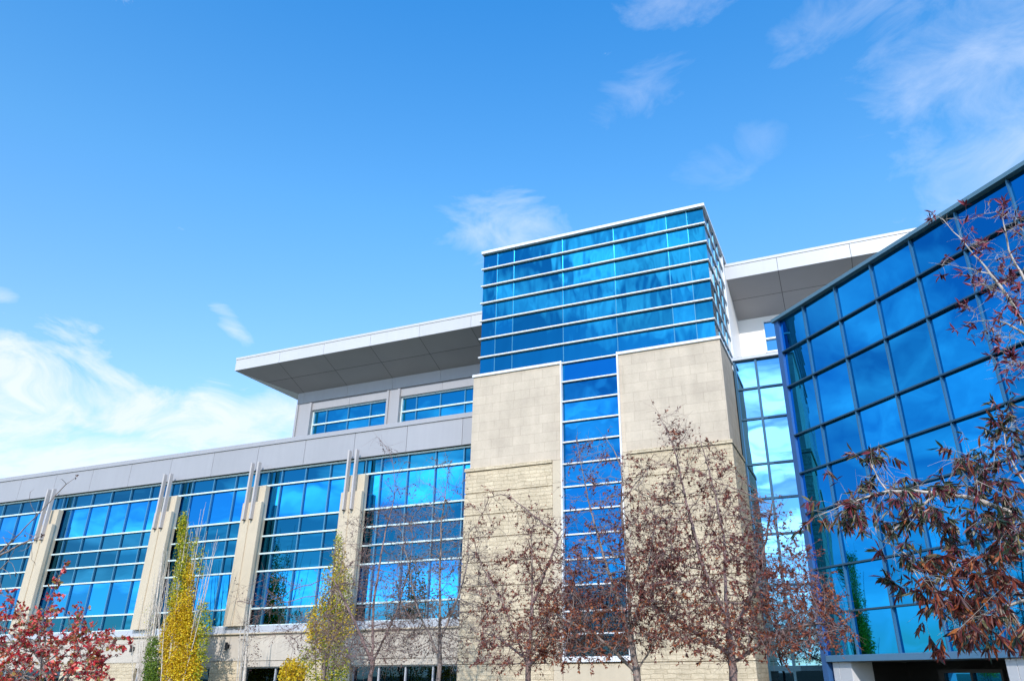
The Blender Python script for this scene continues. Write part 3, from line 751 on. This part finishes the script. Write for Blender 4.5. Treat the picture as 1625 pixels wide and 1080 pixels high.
L_RUST = m_leaf('rust_leaves', [(0, (.06, .015, .018)), (.45, (.13, .028, .022)), (.8, (.24, .055, .025)), (1, (.38, .13, .04))], .25, .4)
L_FGR = m_leaf('wine_red_leaves', [(0, (.05, .012, .022)), (.5, (.15, .025, .045)), (1, (.34, .08, .11))], .25, .35)
B_GREY = m_bark('grey_bark', (.22, .17, .15)); B_PALE = m_bark('pale_bark', (.52, .46, .40)); B_BRN = m_bark('brown_bark', (.20, .13, .12))
B_LIGHT = m_bark('light_bark', (.42, .36, .32))
# three dry red trees in front of the tower
G1 = 'dry red trees in front of the stone tower'
grow_tree('ornamental_tree', 'dry red tree in front of the left stone panel of the tower', 'tree', 11, 16.5, 1.4, (838, 1068),
    [(838, 965, 85, 100, 1.1), (800, 840, 70, 50, .4), (845, 860, 25, 70, 1.1), (885, 950, 50, 80, 1.3), (790, 1010, 55, 55, .5), (890, 1005, 60, 45, 1.5), (760, 800, 25, 25, .3), (880, 860, 40, 60, .5)],
    620, .13, .17, .0045, .065, 9500, .068, .017, L_RED, B_BRN, G1, leafmask=lambda p: 1.0 if p[2] < at(1000, 860, 16)[2] else .5, lmat2=(L_ORNG, lambda p: .35 if p[2] < at(838, 960, 16.5)[2] and p[0] > at(850, 960, 16.5)[0] else .04), twig=.36, jit=.12, up=.06, thr=2.6,
    stems=[[(838, 1068), (845, 960), (843, 850)], [(845, 960), (872, 890), (890, 850), (850, 820), (800, 780), (775, 790)], [(838, 1060), (800, 960), (765, 900), (752, 860)], [(838, 1060), (880, 1010), (915, 990)], [(842, 1050), (790, 1010), (755, 1000)]])
grow_tree('ornamental_tree', 'dry red tree with forked trunk in front of the tall stair window', 'tree', 12, 16.0, 1.5, (1010, 1066),
    [(985, 930, 95, 110, 1.2), (960, 790, 75, 75, .6), (935, 720, 45, 35, .25), (1000, 830, 45, 90, .8), (935, 1000, 90, 45, 2.2), (1030, 940, 50, 100, .9), (920, 965, 60, 45, 1.8), (1040, 850, 50, 70, .8)],
    760, .13, .17, .0045, .08, 14500, .066, .016, L_RED, B_GREY, G1, leafmask=lambda p: 1.0 if p[2] < at(1000, 860, 16)[2] else .5, lmat2=(L_ORNG, lambda p: .55 if p[2] < at(1000, 960, 16)[2] and p[0] < at(1010, 960, 16)[0] else .05), twig=.36, jit=.12, up=.06, thr=2.6,
    stems=[[(1010, 1066), (995, 990), (960, 890), (935, 800), (915, 700)], [(1008, 1020), (996, 900), (985, 800), (988, 740), (960, 690)], [(985, 800), (1010, 765), (1030, 740)], [(1004, 1000), (1030, 900), (1040, 830)], [(1010, 1060), (950, 1010), (900, 985)], [(1012, 1060), (1050, 1000), (1075, 960)]])
grow_tree('ornamental_tree', 'widest dry red tree at the right corner of the stone tower', 'tree', 13, 15.5, 1.9, (1163, 1052),
    [(1130, 900, 110, 130, 1.2), (1100, 760, 75, 75, .8), (1072, 690, 40, 45, .3), (1150, 820, 60, 90, .9), (1240, 960, 90, 80, 1.4), (1300, 990, 60, 50, 1.4), (1210, 850, 70, 60, .7), (1060, 950, 70, 80, 1.2), (1160, 1000, 110, 40, 1.4), (1250, 1000, 110, 40, 1.3), (1040, 830, 40, 60, .6)],
    1250, .13, .17, .0045, .085, 23000, .066, .016, L_RED, B_BRN, G1, leafmask=lambda p: 1.0 if p[2] < at(1000, 860, 16)[2] else .5, lmat2=(L_ORNG, lambda p: .30 if p[2] < at(1000, 950, 15.5)[2] else .04), twig=.36, jit=.12, up=.05, thr=2.6,
    stems=[[(1163, 1052), (1152, 950), (1150, 860), (1135, 780), (1112, 700)], [(1155, 980), (1115, 900), (1090, 800), (1072, 715), (1042, 650)], [(1160, 1010), (1195, 940), (1215, 860), (1225, 800)], [(1163, 1050), (1230, 1005), (1300, 985), (1345, 1000)], [(1160, 1040), (1100, 1000), (1040, 960)]])
# almost bare trees before the office wing
G2 = 'nearly bare trees in front of the office wing'
grow_tree('bare_tree', 'nearly bare tree with a tall whip top beside the yellow green poplar', 'tree', 21, 20.5, 1.8, (589, 1060),
    [(590, 960, 95, 85, 1), (560, 1020, 110, 40, 1.2), (610, 860, 80, 60, .6), (640, 780, 40, 50, .25), (500, 1010, 50, 40, .6), (430, 960, 60, 60, .3)],
    760, .15, .19, .0045, .07, 3800, .07, .018, L_BROWN, B_BRN, G2, twig=.55, jit=.12, thr=2.6,
    stems=[[(589, 1060), (592, 960), (608, 860), (628, 780), (622, 720), (598, 692)], [(589, 1050), (560, 980), (530, 920)], [(589, 1050), (630, 970), (650, 900)]])
grow_tree('bare_tree', 'nearly bare tree close to the left edge of the stone tower', 'tree', 22, 20.0, 1.8, (697, 1055),
    [(697, 950, 80, 90, 1), (690, 850, 65, 60, .7), (700, 780, 40, 50, .35), (745, 950, 60, 80, .8), (660, 1000, 60, 50, 1), (740, 1020, 50, 40, .7), (750, 870, 30, 50, .4)],
    760, .15, .19, .0045, .07, 3800, .07, .018, L_BROWN, B_GREY, G2, twig=.55, jit=.12, thr=2.6,
    stems=[[(697, 1055), (698, 930), (700, 830), (710, 760)], [(697, 1040), (660, 960), (645, 880)], [(697, 1020), (730, 940), (745, 880)]])

# upright poplars
def poplar(name, label, seed, px0, Y, shoots, foliage, bark, group=None):
    """fastigiate tree: many near-vertical shoots; foliage = list of (px, py, rx, ry, n, material, name)"""
    rng = np.random.default_rng(seed); b0 = at(px0, 1066, Y); g = gh(Y)
    root = empty(name, (b0[0], Y, g), label, 'tree', group); vs = []; fs = []
    def tube(path, r1, r2, s=5):
        path = np.array(path); n = len(path); k = len(vs)
        d = unit(np.gradient(path, axis=0)); a = unit(np.cross(d, [.83, .31, .2])); c = np.cross(d, a)
        for i in range(n):
            rr = r1+(r2-r1)*i/(n-1)
            for j in range(s): t = 2*math.pi*j/s; vs.append(path[i]+(a[i]*math.cos(t)+c[i]*math.sin(t))*rr)
        for i in range(n-1):
            for j in range(s): fs.append((k+i*s+j, k+i*s+(j+1) % s, k+(i+1)*s+(j+1) % s, k+(i+1)*s+j))
    top = at(*shoots[0], Y); b00 = np.array([b0[0], Y, g-.1])
    tube([b00+(top-b00)*t+np.array([.05*math.sin(5*t), 0, 0]) for t in np.linspace(0, 1, 14)], .12, .012, 7)
    for (px, py) in shoots:
        for rep in range(3):
            tip = at(px+rng.normal(0, 7), py+rng.uniform(0, 60), Y+rng.normal(0, .35)); t0 = rng.uniform(.0, .35)
            st = b00+(top-b00)*t0; st = st+rng.normal(0, .05, 3); H = tip-st
            path = [st+H*np.array([s**.55, s**.55, s])+rng.normal(0, .015, 3) for s in np.linspace(0, 1, 9)]
            tube(path, .03, .006, 4)
            for q in range(7):
                i = rng.integers(3, 8); p = path[i]; d = unit(np.array([rng.normal(0, .3), rng.normal(0, .3), 1.0])); l = rng.uniform(.25, .8)
                tube([p, p+d*l*.5, p+d*l+np.array([0, 0, .03])], .006, .0025, 3)
    mesh_obj('trunk', vs, fs, bark, root, smooth=True)
    for (blobs, n, m_, nm, ll) in foliage:
        cl = blob_points(rng, blobs, Y, .5, n//7); B = []; D = []
        for p in cl:
            ax = np.array([rng.normal(0, .25), rng.normal(0, .25), 1.0])
            for _ in range(7): B.append(p+ax*rng.uniform(-.16, .16)+rng.normal(0, .05, 3)); D.append(rng.normal(0, .8, 3)+np.array([0, -.15, .1]))
        B = np.array(B); D = unit(np.array(D)); s = rng.uniform(.6, 1.2, len(B))
        V, F = leaves(rng, B, D, ll*s, ll*.40*s, .2); mesh_obj(nm, V, F, m_, root)
    return root
poplar('poplar_tree', 'tall poplar with golden lower leaves, green spire and pale bare shoots', 31, 283, 26.2,
    [(290, 850), (318, 800), (330, 790), (300, 790), (345, 830), (270, 860), (262, 880), (335, 800)],
    [([(285, 1020, 29, 58, 1.6), (287, 1060, 32, 30, 1.2), (288, 975, 18, 40, 1.3), (297, 935, 11, 40, 1.3), (300, 905, 8, 18, .6)], 22000, L_YEL, 'golden_foliage', .085),
     ([(290, 880, 9, 58, 1.5), (290, 835, 6, 22, 1.5), (285, 925, 12, 30, .8), (318, 895, 8, 22, .5), (322, 985, 14, 30, .6), (308, 870, 8, 20, .4), (275, 950, 10, 20, .7), (315, 1035, 14, 45, .5)], 7600, L_YG, 'green_foliage', .085)], B_PALE)
poplar('poplar_tree', 'yellow green poplar in front of the right-most pilaster', 32, 520, 26.0,
    [(535, 850), (538, 862), (530, 855), (545, 880), (515, 900), (552, 900)],
    [([(537, 885, 7, 40, 1.1), (530, 935, 20, 40, .8), (522, 990, 30, 42, .9), (515, 1050, 40, 40, .8), (548, 930, 14, 22, .6)], 6400, L_YG, 'green_foliage', .085),
     ([(538, 905, 12, 40, .7), (515, 990, 30, 40, 1), (545, 985, 20, 30, .7), (500, 1000, 20, 20, .8)], 3200, L_YEL, 'golden_foliage', .085)], B_GREY)
poplar('columnar_shrub', 'dark green leafy column at the left foot of the golden poplar', 33, 243, 26.4,
    [(245, 1020), (240, 1030), (250, 1025)],
    [([(244, 1050, 13, 38, 1), (243, 1075, 15, 25, 1)], 4200, L_GRN, 'foliage', .08)], B_GREY)
poplar('leafy_shrub', 'small bright yellow shrub top between the two poplars', 34, 465, 23.5,
    [(465, 1050), (460, 1056)],
    [([(466, 1068, 20, 16, 1), (460, 1062, 10, 14, 1)], 1600, L_YEL, 'foliage', .085)], B_GREY)
poplar('leafless_poplar', 'pale leafless poplar rising along the pilaster left of the golden poplar', 35, 240, 26.7,
    [(262, 860), (255, 880), (232, 930), (222, 960), (268, 850)],
    [([(236, 1000, 14, 40, 1)], 120, L_YG, 'foliage', .05)], B_PALE)
poplar('leafless_poplar', 'thin pale leafless poplar at the foot of the pilaster right of the golden poplar', 36, 392, 26.0,
    [(400, 950), (385, 970), (396, 960)],
    [([(396, 1020, 18, 50, 1)], 350, L_BROWN, 'foliage', .06)], B_PALE)
# crimson tree at the left, close to the viewer
grow_tree('crimson_tree', 'bright crimson leafy tree low in the left corner', 'tree', 41, 8.2, .9, (85, 1150),
    [(90, 1020, 90, 60, 1.6), (20, 1025, 60, 75, 1.3), (125, 995, 38, 40, .6), (100, 925, 18, 26, .35), (6, 925, 12, 40, .4), (60, 1060, 110, 40, 2.0), (52, 915, 9, 18, .4), (145, 1055, 40, 35, .5), (-40, 1000, 40, 90, 1), (190, 1020, 30, 50, .16), (110, 890, 10, 12, .4)],
    620, .09, .13, .003, .04, 7000, .056, .019, L_PINK, B_GREY, None, twig=.16, shape=6, up=.12, droop=.15, infl=4.)
# bare twigs reaching in from the left
t0 = at(-190, 1180, 6.3)
grow_tree('bare_tree', 'leafless dark branches reaching in from the left edge', 'tree', 51, 6.3, .25, (-190, 1100),
    [(20, 880, 45, 45, .4), (-60, 900, 60, 90, .4), (40, 880, 30, 30, .3), (10, 930, 30, 30, .4)],
    50, .06, .08, .0028, .035, 90, .032, .011, L_BROWN, B_GREY, None, twig=.05, up=.05, infl=2., sides=5, ntw=0, jit=.12,
    base=[(t0[0], 6.3, gh(6.3)-.1), tuple(at(-190, 1100, 6.3)), tuple(at(-120, 980, 6.3))],
    stems=[[(-120, 980), (-50, 915), (10, 868), (50, 826), (80, 795), (97, 775), (118, 758)], [(97, 775), (98, 760)], [(50, 826), (45, 800), (48, 780)], [(-50, 915), (0, 880), (45, 858), (66, 850)], [(45, 858), (58, 846)], [(-60, 925), (0, 905), (20, 880), (28, 862)], [(10, 868), (35, 850)]])
# foreground tree at the right with long drooping leaves
fgY = 4.3
tb = at(1860, 1066, fgY)
grow_tree('foreground_tree', 'tree with long drooping dark and rust leaves reaching in from the right edge', 'tree', 61, fgY, .45, (1860, 1000),
    [(1560, 800, 90, 55, 1.0), (1450, 805, 90, 45, .8), (1375, 800, 60, 30, .45), (1325, 775, 22, 18, .3), (1395, 850, 30, 20, .35), (1535, 935, 95, 58, 1.9), (1590, 960, 60, 55, 1.9), (1430, 875, 50, 28, .6), (1590, 860, 60, 50, 1.3), (1570, 720, 70, 35, .6), (1600, 680, 40, 40, .9), (1480, 745, 50, 18, .5), (1310, 822, 20, 8, .4), (1490, 970, 40, 30, .9), (1390, 900, 18, 10, .3)],
    420, .06, .09, .0014, .020, 6200, .060, .0070, L_FG, B_LIGHT, None, twig=.15, droop=.8, shape=6, cluster=5, infl=5., jit=.10, along=.45, thr=3.2, lmat2=(L_RUST, lambda p: .75 if (p[2] < at(1500, 890, fgY)[2] and p[0] > at(1450, 900, fgY)[0]) else .12),
    base=[(tb[0], fgY, gh(fgY)-.1), tuple(at(1860, 1066, fgY)), tuple(at(1790, 930, fgY)), tuple(at(1680, 860, fgY))],
    stems=[[(1680, 860), (1610, 815), (1550, 790), (1480, 780), (1410, 776), (1350, 795), (1300, 818)], [(1680, 860), (1600, 880), (1530, 905), (1480, 960)], [(1790, 930), (1680, 940), (1590, 960), (1540, 985)], [(1680, 860), (1630, 770), (1590, 710), (1600, 660)], [(1480, 780), (1440, 820), (1400, 860)], [(1410, 776), (1380, 740), (1390, 715)]])
tb2 = at(1950, 1066, 5.4)
grow_tree('foreground_tree', 'tree with small wine red leaves hanging over the upper right edge', 'tree', 62, 5.4, .45, (1880, 700),
    [(1590, 480, 40, 60, 1.0), (1570, 430, 45, 40, .9), (1555, 390, 25, 20, .6), (1600, 350, 25, 30, .5), (1495, 418, 14, 5, .9), (1600, 560, 35, 45, .7), (1545, 470, 18, 26, .4), (1620, 400, 20, 80, .6)],
    170, .06, .10, .0016, .020, 800, .060, .0085, L_FGR, B_LIGHT, None, twig=.12, droop=.1, shape=6, cluster=6, infl=3., jit=.10, along=.3, thr=3.2,
    base=[(tb2[0], 5.4, gh(5.4)-.1), tuple(at(1950, 1000, 5.4)), tuple(at(1850, 760, 5.4)), tuple(at(1700, 600, 5.4))],
    stems=[[(1700, 600), (1640, 540), (1600, 470), (1565, 425), (1530, 385), (1488, 342)], [(1565, 430), (1530, 424), (1495, 420)], [(1640, 540), (1600, 510), (1560, 505), (1538, 512)], [(1700, 600), (1640, 470), (1600, 400), (1592, 345)]])
